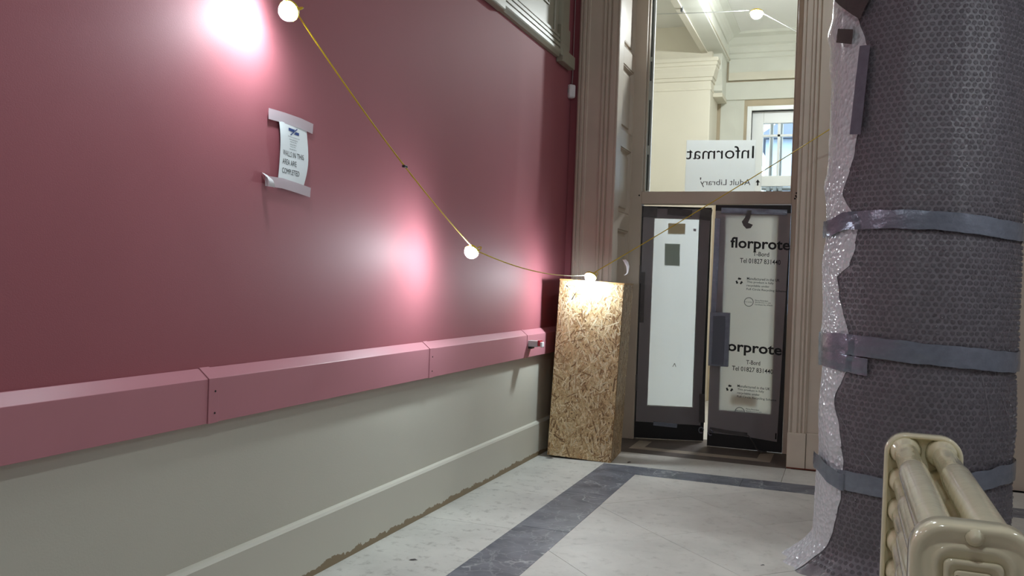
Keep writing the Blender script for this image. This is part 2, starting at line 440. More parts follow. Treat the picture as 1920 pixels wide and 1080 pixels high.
MB().box(xr-.004, xr+.130, 6.985, 7.1, 0, .27).build('plinth_block', M_wood, tr, bevel=.004)
MB().box(xr+.134, xr+.34, 6.995, 7.06, 0, .275).build('plinth_block', M_wood, tr, bevel=.004)
MB().box(xr+.134, xr+.34, 7.010, 7.06, .275, 4.5).build('pilaster_face', M_wood, tr, bevel=.003)
box('red_stain', (xr-.002, xr+.30, 6.9835, 6.986, 0, .009), M_stainred, tr)
# left lining with sunk panels
LX = -1.78
MB().box(LX-.05, LX-.037, 7.02, 7.60, 0, 4.25).build('lining_board', M_wood, tr)
pz = [(0.30, 0.98), (1.26-.14, 1.81), (1.95, 2.50), (2.64, 3.19), (3.33, 3.90)]
stl = MB(); stl.box(LX-.037, LX+.001, 7.006, 7.16, 0, 4.25); stl.box(LX-.037, LX, 7.55, 7.60, 0, 4.25)
prev = 0.0
for a, b in pz+[(4.25, 4.25)]:
    stl.box(LX-.037, LX, 7.16, 7.55, prev, a); prev = b
stl.build('lining_frame', M_wood, tr, bevel=.004)
for a, b in pz:
    q = MB(); y0, y1 = 7.16, 7.55
    for d, x in ((.0, LX-.004), (.022, LX-.010)):
        pass
    rings = [[(x, y0+d, a+d), (x, y1-d, a+d), (x, y1-d, b-d), (x, y0+d, b-d)] for d, x in ((.001, LX-.036), (.001, LX-.010), (.012, LX-.004), (.022, LX-.024), (.026, LX-.032), (.05, LX-.032), (.055, LX-.016), (.07, LX-.014))]
    q.loft(rings, cap0=False).build('panel', M_wood, tr)
MB().box(-0.335, -0.30, 7.02, 7.60, 0, 4.25).build('lining_board', M_wood, tr)
# frame: jambs, transom bar, head
FY0, FY1 = 7.57, 7.68
MB().box(-1.80, -1.678, FY0, FY1, 0, 4.25).build('jamb', M_wood, tr, bevel=.003)
MB().box(-0.430, -0.31, FY0, FY1, 0, 4.25).build('jamb', M_wood, tr, bevel=.003)
tb = MB().box(-1.678, -0.430, FY0-.004, FY1, 2.053, 2.160).build('transom_bar', M_wood, tr, bevel=.003)
MB().box(-1.678, -0.430, FY0, FY1, 4.13, 4.25).build('frame_head', M_wood, tr, bevel=.003)
for (x, z) in ((-1.70, 2.128), (-0.398, 2.122), (-0.405, 2.10), (-0.39, 2.112), (-0.395, 2.145)):
    MB().tube([(x, FY0-.001, z), (x, FY0-.006, z)], .007, 7).build('screw_hole', M_dark, tr)

# window_1: the fixed light over the doors
w1 = empty('window_1', (0, 0, 0), label='tall fixed clear glass light over the double doors', cat='window', kind='structure')
box('pane', (-1.676, -0.432, 7.640, 7.646, 2.160, 4.13), M_glass, w1)
MB().box(-1.676, -1.664, 7.61, 7.64, 2.160, 4.13).box(-0.444, -0.432, 7.61, 7.64, 2.160, 4.13).box(-1.664, -.444, 7.615, 7.64, 2.160, 2.166).build('glazing_bead', M_wood, w1)
ch = MB().box(-1.676, -1.640, 7.69, 7.72, 2.16, 4.13).build('edge_channel', M_white, w1)
for z0, z1 in ((2.18, 2.50), (2.58, 2.98), (3.15, 3.32), (3.36, 4.1)):
    box('slot', (-1.668, -1.655, 7.686, 7.69, z0, z1), M_inkgrey, ch)

# trim_1: moulded sill and panel of the opening high on the rose wall
t1 = empty('trim_1', (0, 0, 0), label='fluted cream moulding and panelled board high on the rose wall', cat='moulding', kind='structure')
z0 = 3.120
x = WX
prof = [(x, z0), (x+.028, z0), (x+.046, z0+.022), (x+.050, z0+.032), (x+.050, z0+.050), (x+.036, z0+.056), (x+.036, z0+.070), (x+.044, z0+.074), (x+.044, z0+.094), (x+.030, z0+.100), (x+.030, z0+.112), (x+.038, z0+.116), (x+.038, z0+.134), (x+.024, z0+.140), (x+.024, z0+.152), (x+.030, z0+.156), (x+.030, z0+.176), (x+.014, z0+.186), (x, z0+.186)]
prism('sill_moulding', prof, 'Y', 5.37, 6.60, M_trim, t1)
MB().box(x, x+.060, 5.05, 5.37, z0-.012, z0+.16).build('corner_block', M_trim, t1, bevel=.012)
MB().box(x, x+.048, 6.60, 6.83, z0+.10, z0+.26).box(x, x+.054, 6.58, 6.80, z0+.012, z0+.12).box(x, x+.062, 6.62, 6.94, z0-.030, z0+.075).build('corner_block', M_trim, t1, bevel=.008)
vy = 6.50
vprof = [(x, vy), (x+.016, vy), (x+.024, vy+.01), (x+.024, vy+.05), (x+.012, vy+.06), (x+.012, vy+.12), (x+.034, vy+.135), (x+.040, vy+.15), (x+.040, vy+.31), (x, vy+.31)]
prism('upright_moulding', [(a, b) for a, b in vprof], 'Z', z0+.17, CEIL, M_trim, t1)
MB().box(x, x+.010, 5.37, 6.50, z0+.18, CEIL).build('panel_board', M_trim, t1)
for (ya, yb) in ((5.42, 5.90), (5.60+.38, 6.36)):
    a, b = z0+.335, 4.3
    q = MB(); rings = [[(x+dx, ya+d, a+d), (x+dx, yb-d, a+d), (x+dx, yb-d, b-d), (x+dx, ya+d, b-d)] for d, dx in ((0, .010), (.0, .022), (.012, .022), (.018, .012), (.034, .012), (.038, .020), (.055, .020), (.06, .013))]
    q.loft(rings, cap0=False).build('panel', M_trim, t1)

# ================================================================== ROOM BEYOND
FWY = 10.6; FCZ = 4.30
ffl = MB().box(-4.2, 4.2, 7.9, FWY+.2, -0.2, -0.012).build('floor_far', M_grout)
tag(ffl, 'stone floor of the room beyond the doors', 'floor', kind='structure')
for i in range(8):
    for j in range(3):
        slab(R4(-4.2+i*1.05, -4.2+(i+1)*1.05, 7.9+j*.9, 7.9+(j+1)*.9), M_slab).parent = ffl
tag(box('ceiling_far', (-4.2, 4.2, 7.75, FWY+.2, FCZ, FCZ+.2), M_ceil), 'white ceiling of the room beyond the doors', 'ceiling', kind='structure')
# far wall with a big window opening
WX0, WX1, WZ0, WZ1 = -1.082, 0.75, 0.95, 3.425
wf = MB()
wf.box(-4.2, WX0, FWY, FWY+.2, 0, FCZ); wf.box(WX1, 1.5, FWY, FWY+.2, 0, FCZ); wf.box(3.3, 4.2, FWY, FWY+.2, 0, FCZ)
wf.box(WX0, WX1, FWY, FWY+.2, 0, WZ0); wf.box(WX0, WX1, FWY, FWY+.2, WZ1, FCZ)
wf.box(1.5, 3.3, FWY, FWY+.2, 0, WZ0); wf.box(1.5, 3.3, FWY, FWY+.2, WZ1, FCZ)
tag(wf.build('wall_far', M_tan), 'tan plaster far wall with windows, seen through the fanlight', 'wall', kind='structure')
tag(box('wall_far_left', (-4.4, -4.2, 7.75, FWY+.2, 0, FCZ), M_cream), 'cream left wall of the room beyond', 'wall', kind='structure')
tag(box('wall_far_right', (4.2, 4.4, 7.75, FWY+.2, 0, FCZ), M_cream), 'cream right wall of the room beyond', 'wall', kind='structure')
tag(MB().box(-4.2, -1.82, 7.751, 7.80, 0, FCZ).box(-.30, 4.2, 7.751, 7.80, 0, FCZ).build('wall_near', M_cream), 'cream inner face of the door wall', 'wall', kind='structure')

# cornice and bands on the far wall: trim_3
t3 = empty('trim_3', (0, 0, 0), label='cornice and stepped plaster bands of the far room', cat='cornice', kind='structure')
cor = [(FWY, 4.03), (FWY-.02, 4.03), (FWY-.03, 4.05), (FWY-.03, 4.09), (FWY-.05, 4.10), (FWY-.07, 4.14), (FWY-.07, 4.17), (FWY-.10, 4.19), (FWY-.16, 4.25), (FWY-.24, 4.27), (FWY-.24, 4.30), (FWY, 4.30)]
prism('cornice', cor, 'X', -1.36, 4.2, M_cream2, t3)
box('frieze', (-1.36, 4.2, FWY-.03, FWY, 3.86, 4.03), M_cream2, t3)
box('cream_band', (-1.36, 4.2, FWY-.05, FWY, 3.78, 3.87), M_cream, t3)
box('lower_band', (-1.46, 4.2, FWY-.035, FWY, 3.555, 3.76), M_cream2, t3)
MB().box(-1.44, -1.27, FWY-.012, FWY, 2.4, 3.555).build('plaster_patch', M_cream2, t3)
MB().box(-1.27, -1.17, FWY-.006, FWY, 2.4, 3.555).build('plaster_patch', M_cream2, t3)

# beam over the pier
bm_ = empty('trim_4', (0, 0, 0), label='plaster ceiling beam with a scrolled bracket in the room beyond', cat='beam', kind='structure')
MB().box(-1.60, -1.36, 7.80, FWY, 4.0, FCZ).build('beam', M_cream2, bm_)
MB().box(-1.53, -1.345, 7.80, FWY, 4.018, 4.03).box(-1.60, -1.535, 7.80, FWY, 3.985, 4.0).build('bead', M_cream, bm_)
prism('beam_cornice', [(-1.36, 4.16), (-1.345, 4.16), (-1.335, 4.19), (-1.31, 4.21), (-1.29, 4.25), (-1.22, 4.28), (-1.22, 4.30), (-1.36, 4.30)], 'Y', 7.80, FWY-.24, M_cream2, bm_)
br = [(10.15, 4.0), (10.12, 3.92), (10.14, 3.82), (10.20, 3.74), (10.24, 3.66), (10.24, 3.60), (10.30, 3.55), (FWY, 3.55), (FWY, 4.0)]
prism('bracket', br, 'X', -1.50, -1.385, M_cream2, bm_)
box('bracket_foot', (-1.52, -1.375, 10.20, FWY, 3.52, 3.565), M_cream, bm_)
box('ceiling_hook', (-1.548, -1.528, 8.36, 8.40, 3.955, 4.0), M_steel, bm_)

# pier (pilaster) with capital: seen left through the fanlight
pr = empty('trim_5', (0, 0, 0), label='square cream pier with a moulded capital in the room beyond', cat='pier', kind='structure')
PX0, PX1, PY0 = -2.75, -1.48, 10.0
MB().box(PX0, PX1, PY0, FWY, 0, 3.74).build('shaft', M_cream, pr, bevel=.012)
def cap_ring(d, z): return [(PX0-d, PY0-d, z), (PX1+d, PY0-d, z), (PX1+d, FWY, z), (PX0-d, FWY, z)]
MB().loft([cap_ring(d, z) for d, z in ((.004, 3.56), (.008, 3.566), (.008, 3.58), (.002, 3.585), (.002, 3.66), (.016, 3.665), (.018, 3.70), (.030, 3.705), (.045, 3.76), (.060, 3.80), (.062, 3.82), (.072, 3.825), (.072, 3.86), (.085, 3.87), (.085, 3.905), (0.0, 3.91))]).build('capital', M_cream, pr)
MB().box(PX0, PX1+.0, PY0+.04, FWY, 3.91, FCZ).build('wall_over_pier', M_cream, pr)

# window_2: far window
w2 = empty('window_2', (0, 0, 0), label='white sash window on the far wall with scaffolding outside', cat='window', kind='structure')
def window(root, x0, x1, bars):
    fr = MB()
    fr.box(x0-.05, x0, FWY-.03, FWY+.16, WZ0, WZ1+.05); fr.box(x1, x1+.05, FWY-.03, FWY+.16, WZ0, WZ1+.05); fr.box(x0, x1, FWY-.03, FWY+.16, WZ1, WZ1+.05)
    fr.build('casing', M_white, root, bevel=.004)
    sf = MB()
    sf.box(x0, x0+.13, FWY+.06, FWY+.13, WZ0, WZ1); sf.box(x1-.13, x1, FWY+.06, FWY+.13, WZ0, WZ1)
    sf.box(x0+.13, x1-.13, FWY+.06, FWY+.13, WZ1-.14, WZ1); sf.box(x0+.13, x1-.13, FWY+.06, FWY+.13, WZ0, WZ0+.12)
    sf.box(x0+.13, x1-.13, FWY+.04, FWY+.12, 2.55, 2.67)
    sf.build('sash', M_white, root, bevel=.004)
    for b in bars: MB().box(b-.014, b+.014, FWY+.07, FWY+.12, 2.67, WZ1-.14).build('glazing_bar', M_white, root)
    MB().box(x0+.13, x1-.13, FWY+.07, FWY+.12, 3.13, 3.155).build('glazing_bar', M_white, root)
    MB().box(x0+.13, x1-.13, FWY+.092, FWY+.097, 2.67, WZ1-.14).build('pane', M_glass, root)
    MB().box(x0+.13, x1-.13, FWY+.092, FWY+.097, WZ0+.12, 2.55).build('pane', M_glass, root)
window(w2, WX0, WX1, (-0.775, -.16, .3))
w3 = empty('window_3_added', (0, 0, 0), label='added white sash window out of view on the far wall, for more daylight', cat='window', kind='structure')  # added out of view to let more daylight into the far room
window(w3, 1.5, 3.3, (2.1, 2.7))

# outside: scaffold and a neighbouring house
sc_ = empty('scaffold', (-0.9, 11.6, 0), label='grey tube scaffold standing outside the far window', cat='scaffold')
for x, y in ((-0.03, 0), (.085, 0), (.9, 0), (1.9, 0)):
    MB().tube([(x, y, -.2), (x, y, 5.0)], .024, 8).build('upright_tube', M_steel, sc_)
for z, rr in ((2.62, .026), (2.53, .014), (1.2, .024)):
    MB().tube([(-.6, -.05, z+.01), (.2, -.05, z), (2.6, -.05, z+.02)], rr, 8).build('ledger_tube', M_steel, sc_)
for x in (-.05, .03, .10):
    MB().box(x-.02, x+.03, -.09, .03, 2.585, 2.66).build('coupler', M_steel, sc_, bevel=.006)
    MB().box(x-.03, x+.02, -.085, .02, 2.49, 2.56).build('coupler', M_steel, sc_, bevel=.006)
hs = empty('house', (0, 18, 0), label='pale blue house with a slate gable behind the scaffold', cat='house')
MB().box(-1.55, 5.0, 0, 5, -1, 4.35).build('wall', M_bldg, hs)
prism('roof', [(-1.75, 4.3), (.6, 5.9), (5.2, 4.3)], 'Y', -.2, 5.2, M_roof, hs)
MB().box(-1.2, 3.2, -.03, .0, 3.0, 3.45).build('window', M_roof, hs)
tag(box('ground', (-30, 30, 10.9, 60, -.5, -.3), M_grout), 'grey paved ground outside the far windows', 'ground', kind='structure')

# ================================================================== DOORS
def leaf(name, loc, rz, w, u0, u1, zb, zt, label, z_top, y0):
    d = empty(name, loc, rz, label=label, cat='door', kind='structure')
    y1 = y0+.038
    MB().box(0, u0, y0, y1, .008, z_top).build('stile', M_black, d)
    MB().box(u1, w, y0, y1, .008, z_top).build('stile', M_black, d)
    MB().box(u0, u1, y0, y1, zt, z_top).build('rail', M_black, d)
    MB().box(u0, u1, y0, y1, .008, zb).build('rail', M_black, d)
    box('pane', (u0, u1, y0+.018, y0+.024, zb, zt), M_glass, d)
    return d
aL = math.atan2(7.76-7.60, -1.102+1.68)
d1 = leaf('door_1', (-1.677, 7.60, 0), aL, .600, .107, .498, .295, 1.935, 'left black door leaf, ajar, under a milky board with a bright glazed panel', 2.040, .004)
d2 = leaf('door_2', (-1.04, 7.55, 0), 0.0, .608, .095, .51, .325, 1.955, 'right black door leaf under a printed white protection board', 2.046, .012)

def sheet(name, poly, y, m, parent, th=.0012, wav=0.0):
    """flat sheet in the leaf's own plane, polygon (u, z) front at y"""
    mb = MB(); mb.loft([[(u, y, z) for u, z in poly], [(u, y+th, z) for u, z in poly]])
    return mb.build(name, m, parent)
def tape(name, pts, w, y, m, parent, amp=.0015, n=None):
    """strip of cloth tape along (u, z) points, slightly crumpled"""
    rows = []; P = [Vector((u, z)) for u, z in pts]; fine = []
    for i in range(len(P)-1):
        for k in range(6): fine.append(P[i].lerp(P[i+1], k/6))
    fine.append(P[-1])
    for i, p in enumerate(fine):
        t = (fine[min(i+1, len(fine)-1)]-fine[max(0, i-1)]).normalized(); nn = Vector((-t.y, t.x)); r = []
        for s in (-.5, -.25, 0, .25, .5):
            q = p+nn*(w*s)
            r.append((q.x, y-abs(noise.noise(Vector((q.x*40, q.y*40, y*9))))*amp*2, q.y))
        rows.append(r)
    return MB().grid(rows).build(name, m, parent, smooth=True)

# left leaf: milky board, notices, tape
def ring_sheet(name, x0, x1, z0, z1, h, y, m, parent, th=.002):
    o = [(x0, z0), (x1, z0-.008), (x1+.02, z1), (x0, z1)]; i = [(h[0], h[2]), (h[1], h[2]+.006), (h[1]+.004, h[3]-.002), (h[0]+.005, h[3])]
    mb = MB(); P = [(u, yy, z) for yy in (y, y+th) for u, z in o+i]
    fs = []
    for k in range(4):
        k2 = (k+1) % 4
        fs += [(k, k2, 4+k2, 4+k), (8+k, 12+k, 12+k2, 8+k2), (k, 8+k, 8+k2, k2), (4+k, 4+k2, 12+k2, 12+k)]
    return mb.add(P, fs).build(name, m, parent)
ring_sheet('protection_board', .012, .570, .152, 2.022, (.107, .498, .295, 1.935), 0.0, M_sheetR, d1)
sheet('milky_film', [(.100, .288), (.505, .288), (.505, 1.942), (.100, 1.942)], .0425, M_sheetL, d1, .0006)
sheet('notice', [(.235, 1.805), (.382, 1.807), (.382, 1.899), (.235, 1.898)], .0436, M_cardtan, d1)
sheet('notice', [(.216, 1.529), (.346, 1.528), (.341, 1.719), (.212, 1.719)], .0436, M_cardgrey, d1)
sheet('sticker', [(.452, 1.835), (.475, 1.833), (.476, 1.855), (.453, 1.857)], .041, M_masking, d1)
mk = MB().tube([(.318, .042, .640), (.333, .042, .672)], .0022, 5).tube([(.333, .042, .672), (.345, .042, .642)], .0022, 5)
mk.build('pen_mark', M_inkgrey, d1)
tape('tape', [(.010, 1.99), (.13, 1.985)], .09, -.002, M_taped, d1)
tape('tape', [(.22, 2.0), (.43, 1.985)], .06, -.002, M_taped, d1)
tape('tape', [(.50, 1.985), (.60, 1.975)], .10, -.002, M_taped, d1)
tape('tape', [(.165, .142), (.37, .130)], .035, -.002, M_tape, d1)
tape('tape', [(.575, .42), (.582, .17)], .05, -.002, M_taped, d1)
tape('tape', [(.03, 1.02), (.028, 1.46)], .035, -.002, M_taped, d1)
cr = MB()
for k in range(2):
    cr.tube([(.575+.02*math.cos(t), -.012-.004*k, .105+.024*math.sin(t)) for t in [i*.5 for i in range(12)]], .007, 6)
cr.build('curled_tape', M_tape, d1)
box('hinge', (-.004, .012, -.012, .003, 1.36, 1.52), M_taped, d1)
box('hinge', (-.004, .012, -.012, .003, .42, .56), M_taped, d1)

# right leaf: printed board
def bz(u, z): return z-.03*(u-.3)
sheet('protection_board', [(.004, .122), (.30, .118), (.568, .096), (.602, 1.70), (.612, 1.978), (.004, 1.996)], 0.0, M_sheetR, d2)
def pr_txt(name, body, u, z, w, h, bold=0.0, clip=None):
    put_text(name, body, w, h, lambda x, y: (u+x, -.0015, bz(u+x, z+y)), M_ink, d2, bold, None if clip is None else clip-u)
def recycle(u, z, r):
    m = MB()
    for k in range(3):
        a0 = math.radians(90+120*k); pts = []
        def P(ang, rad): return (u+rad*math.cos(ang), -.0015, z+rad*math.sin(ang))
        m.add([P(a0-.78, r*.62), P(a0-.55, r*1.0), P(a0+.10, r*.98), P(a0+.10, r*.50), P(a0-.5, r*.50)], [(0, 1, 2, 3, 4)])
        m.add([P(a0+.10, r*1.18), P(a0+.62, r*.74), P(a0+.10, r*.34)], [(0, 1, 2)])
    return m.build('recycling_mark', M_ink, d2)
def ringmark(u, z, r, half=False):
    m = MB(); rows = []
    n = 28
    for i in range(n+1):
        t = (math.pi if half else 2*math.pi)*i/n
        rows.append([(u+r*math.cos(t), -.0015, z+r*math.sin(t)), (u+r*.88*math.cos(t), -.0015, z+r*.88*math.sin(t))])
    m.grid(rows); return m.build('certification_mark', M_inkgrey, d2)
def printed(dz, zz, first):
    pass
pr_txt('lettering', 'florprotec', .135, 1.655, .535, .118, .022, .612)
pr_txt('lettering', 'T-Bord', .322, 1.622, .128, .036, .006)
pr_txt('lettering', 'Tel 01827 831440', .218, 1.560, .325, .040, .006)
for i, (s, w) in enumerate((('Manufactured in the UK', .262), ('This product is fully', .215), ('recyclable under', .182), ('Full Circle Recycling Scheme', .316))):
    pr_txt('lettering', s, .280, 1.422-.030*i, w, .022, .004)
    pr_txt('lettering', s, .236, .522-.030*i, w, .022, .004)
recycle(.218, 1.408, .030); recycle(.172, .508, .030)
ringmark(.302, 1.238, .038); ringmark(.262, .318, .040, True)
pr_txt('lettering', 'first quality', .268, 1.232, .062, .010); pr_txt('lettering', 'first quality', .230, .322, .062, .010)
for i, (s, w) in enumerate((('Flame Retardant', .105), ('Specification to LPS', .125), ('Certificate No. 474a/01', .140))):
    pr_txt('lettering', s, .352, 1.250-.017*i, w, .011, .002)
    if i < 2: pr_txt('lettering', s, .312, .343-.017*i, w, .011, .002)
pr_txt('lettering', 'florprotec', .075, .790, .565, .116, .022, .600)
pr_txt('lettering', 'T-Bord', .300, .719, .112, .035, .006)
pr_txt('lettering', 'Tel 01827 831440', .186, .658, .330, .038, .006)
sheet('notice', [(.20, .40), (.40, .395), (.40, .47), (.20, .475)], .048, M_cardtan, d2)
# tape round the board
tape('tape', [(.05, 2.000), (.35, 1.992), (.58, 1.985)], .045, -.003, M_tape, d2, .004)
sheet('tape_tail', [(.262, 2.0), (.300, 2.0), (.286, 1.93), (.272, 1.896), (.222, 1.905), (.246, 1.94)], -.010, M_taped, d2)
sheet('tape_tail', [(.222, 1.905), (.272, 1.896), (.312, 1.880), (.296, 1.852), (.262, 1.846), (.236, 1.872)], -.014, M_taped, d2)
tape('tape', [(.022, 1.93), (.020, 1.55), (.015, 1.14)], .045, -.004, M_tape, d2, .003)
tape('tape', [(.02, .155), (.20, .140), (.33, .135)], .03, -.003, M_taped, d2)
box('slit', (.553, .563, -.003, -.0008, .118, .168), M_dark, d2)
hp = MB().box(-.006, .158, -.045, -.002, .690, 1.142).build('handle_cover', M_tape, d2, bevel=.004)
box('cover_board', (.022, .122, -.049, -.045, .705, 1.11), mat('slate_board', lin(92, 98, 110), .5), hp)
cr = MB()
for k in range(2):
    cr.tube([(.03+.018*math.cos(t), -.012-.004*k, .125+.022*math.sin(t)) for t in [i*.5 for i in range(12)]], .006, 6)
cr.build('curled_tape', M_tape, d2)
# loose tape hanging from the right leaf down to the floor
lt_pts = [(.30, -.012, .150), (.345, -.022, .125), (.385, -.035, .075), (.415, -.05, .028), (.45, -.055, .012), (.50, -.045, .016)]
rows = []
for i, p in enumerate(lt_pts):
    w = (.012, .014, .014, .02, .036, .024)[i]
    rows.append([(p[0]-.2*w, p[1]-w, p[2]), (p[0], p[1], p[2]+.006), (p[0]+.2*w, p[1]+w, p[2])])
MB().grid(rows).build('loose_tape', M_taped, d2, smooth=True)

# ================================================================== SIGN on the fanlight
sg = empty('sign', (0, 7.652, 2.162), label='white card sign with reversed grey lettering stuck to the glass above the doors', cat='sign')
MB().loft([[(x, y, z-2.162) for x, z in ((-1.322, 2.170), (-.736, 2.170), (-.738, 2.601), (-1.320, 2.614))] for y in (0, .003)]).build('card', M_signsheet, sg)
put_text('lettering', 'Informat', .566, .107, lambda x, y: (-.752-x, -.0006, 2.447+y-2.162), M_inkgrey, sg, .0)
put_text('lettering', 'Adult', .170, .050, lambda x, y: (-.772-x, -.0006, 2.222+y-2.162), M_inkgrey, sg, -.002)
put_text('lettering', 'Library', .2205, .064, lambda x, y: (-.9695-x, -.0006, 2.208+y-2.162), M_inkgrey, sg, -.002)
put_text('lettering', "'", .010, .022, lambda x, y: (-1.184-x, -.0006, 2.268+y-2.162), M_inkgrey, sg)
ar = MB(); ax, az = -.712, 2.218-2.162
ar.add([(ax-.006, -.0006, az), (ax+.006, -.0006, az), (ax+.006, -.0006, az+.03), (ax-.006, -.0006, az+.03)], [(0, 1, 2, 3)])
ar.add([(ax-.018, -.0006, az+.026), (ax+.018, -.0006, az+.026), (ax, -.0006, az+.052)], [(0, 1, 2)])
ar.build('arrow', M_inkgrey, sg)

# ================================================================== CABLE TRUNKING on the left wall
trk = empty('cable_trunking', (WX+.001, 2.0, 0.79), label='long rose-painted cable trunking with a sloping top on the left wall', cat='trunking')
X0, X1 = WX, WX+.050
def tprof(e=0.0): return [(0, -e*.5), (.050+e, -e*.5), (.050+e, .162+e*.4), (.006, .197+e), (0, .197+e)]
jo = [-3.0, -.6, 1.0, 2.60, 4.42, 6.03, 6.93]
for a, b in zip(jo[:-1], jo[1:]):
    prism('trunking_section', tprof(), 'Y', a-2.0+.0015, b-2.0-.0015, M_pinktrunk, trk, bevel=.0015)
for y in jo[1:-1]:
    prism('joint_cover', tprof(.003), 'Y', y-2.0+.001, y-2.0+(.055 if y < 6 else .03), M_pinktrunk, trk, bevel=.0012)
for y in (2.635, 4.455):
    for z in (.035, .115): MB().tube([(.052, y-2.0, z), (.0545, y-2.0, z)], .004, 8).build('screw', M_dark, trk)

# grey plug standing out of the trunking
pg = empty('plug', (WX+.050, 6.085, .888), label='small grey and white plug with a red end sticking out of the trunking', cat='plug')
MB().box(0, .075, -.035, .035, -.018, .026).build('body', M_grey, pg, bevel=.005)
MB().box(.0, .030, -.030, .036, -.034, -.018).build('shadow_block', M_black, pg, bevel=.003)  # black block standing in for the shadow under the plug
MB().box(.075, .092, -.034, .034, -.010, .030).build('collar', M_red, pg, bevel=.004)
MB().box(.092, .108, -.026, .026, -.020, .018).build('tip', M_white_pl, pg, bevel=.005)

# motion sensor in the corner with its wire
ms = empty('motion_sensor', (-2.178, 6.995, 2.93), rz=math.radians(-35), label='small white motion sensor on a thin wire in the dark corner below the moulding', cat='sensor')
sm_rings = []
def rrect(hw, hz, r, y, n=4, cx=0, cz=0, r2=None):
    pts = []
    for (sx, sz, a0) in ((1, 1, 0), (-1, 1, 90), (-1, -1, 180), (1, -1, 270)):
        for k in range(n+1):
            a = math.radians(a0+90*k/n)
            pts.append((cx+sx*(hw-r)+r*math.cos(a), y, cz+sz*(hz-r)+r*math.sin(a)))
    return pts
MB().loft([rrect(.034, .056, .018, y) if y > -.03 else rrect(hw, hz, .014, y) for y, hw, hz in ((.02, 0, 0), (-.02, 0, 0), (-.032, .030, .052), (-.038, .022, .044))]).build('housing', M_white_pl, ms, smooth=False, bevel=.001)
MB().loft([rrect(.016, .020, .008, y) for y in (-.038, -.041)]).build('lens', M_grey, ms)
MB().tube([(.010, 0, .056), (.012, .004, .12), (.016, 0, .20), (.02, 0, .9), (.02, 0, 1.6)], .002, 5).build('wire', M_grey, ms)

# paper notice on the rose wall
nt = empty('notice', (WX+.002, 3.13, 1.84), label='white paper notice held to the rose wall by strips of masking tape', cat='notice')
rows = []
def nx(s, t): # bow of the paper
    return .004+.010*math.sin(math.pi*min(1, max(0, t)))*(.35+.65*abs(2*s-1)) + .003*math.sin(7*t+3*s)
for i in range(15):
    t = i/14; r = []
    for j in range(7):
        s = j/6
        y = (3.026+.012*math.sin(t*3.1)) + s*(.200-.012*t) - 3.13 + .010*math.sin(t*5)*(s-.5)
        z = 1.985+.012*(.5-s) - t*.280 - .012*s*t - 1.84
        r.append((nx(s, t), y, z))
    rows.append(r)
MB().grid(rows).build('paper', M_paper, nt, smooth=True)
def on_paper(x, y): return (nx((x)/.2, min(1, max(0, (1.985-y)/.28)))+.0012, 3.028+x-3.13, y-1.84-.03*(x-.1))
for s, (u, z, w) in {'WALLS IN THIS': (.030, 1.832, .145), 'AREA ARE': (.030, 1.796, .098), 'COMPLETED': (.030, 1.758, .118)}.items():
    put_text('lettering', s, w, .022, lambda x, y, u=u, z=z: on_paper(u+x, z+y), M_ink, nt, .0)
for i, w in enumerate((.085, .062, .05, .046, .04, .05)):
    put_text('small_print', 'building contractors ltd' if i == 0 else ('town and district' if i % 2 else 'telephone office'), w, .006, lambda x, y, w=w, i=i: on_paper(.104-w/2+x, 1.912-.0098*i+y), M_inkgrey, nt)
lg = MB()
def LP(x, y): return on_paper(x, y)
lg.add([LP(.064, 1.938), LP(.100, 1.938), LP(.112, 1.950), LP(.064, 1.950)], [(0, 1, 2, 3)])
lg.add([LP(.106, 1.930), LP(.142, 1.930), LP(.142, 1.942), LP(.118, 1.942)], [(0, 1, 2, 3)])
lg.add([LP(.076, 1.922), LP(.084, 1.922), LP(.132, 1.956), LP(.124, 1.956)], [(0, 1, 2, 3)])
lg.build('logo', M_inkblue, nt)
def wall_tape(name, pts, w, x0, amp=.003, parent=nt):
    P = [Vector(p) for p in pts]; rows = []; fine = []
    for i in range(len(P)-1):
        for k in range(5): fine.append(P[i].lerp(P[i+1], k/5))
    fine.append(P[-1])
    for i, p in enumerate(fine):
        t = (fine[min(i+1, len(fine)-1)]-fine[max(0, i-1)]).normalized(); nn = Vector((-t.y, t.x)); r = []
        jag = .004*math.sin(i*2.1) if i in (0, len(fine)-1) else 0
        for s in (-.5, -.2, .2, .5):
            q = p+nn*(w*s)+t*jag*s
            r.append((x0+amp*abs(noise.noise(Vector((q.x*30, q.y*30, 1)))), q.x-3.13, q.y-1.84))
        rows.append(r)
    return MB().grid(rows).build(name, M_masking, parent, smooth=True)
wall_tape('masking_tape', [(2.955, 1.984), (3.06, 1.986), (3.18, 1.984), (3.272, 1.976)], .044, .008)
wall_tape('masking_tape', [(2.945, 1.713), (3.06, 1.716), (3.17, 1.708), (3.265, 1.699)], .042, .010)
# free end of the lower tape folded away from the wall
fd = [(.004, 2.938, 1.742), (.016, 2.934, 1.735), (.030, 2.940, 1.722), (.034, 2.948, 1.706), (.030, 2.952, 1.692)]
rows = [[(a-.004, b-3.13-.002, c-1.84+.003), (a, b-3.13+.012, c-1.84), (a+.002, b-3.13+.026, c-1.84-.004)] for a, b, c in fd]
MB().grid(rows).build('folded_tape_end', M_white_pl, nt, smooth=True)

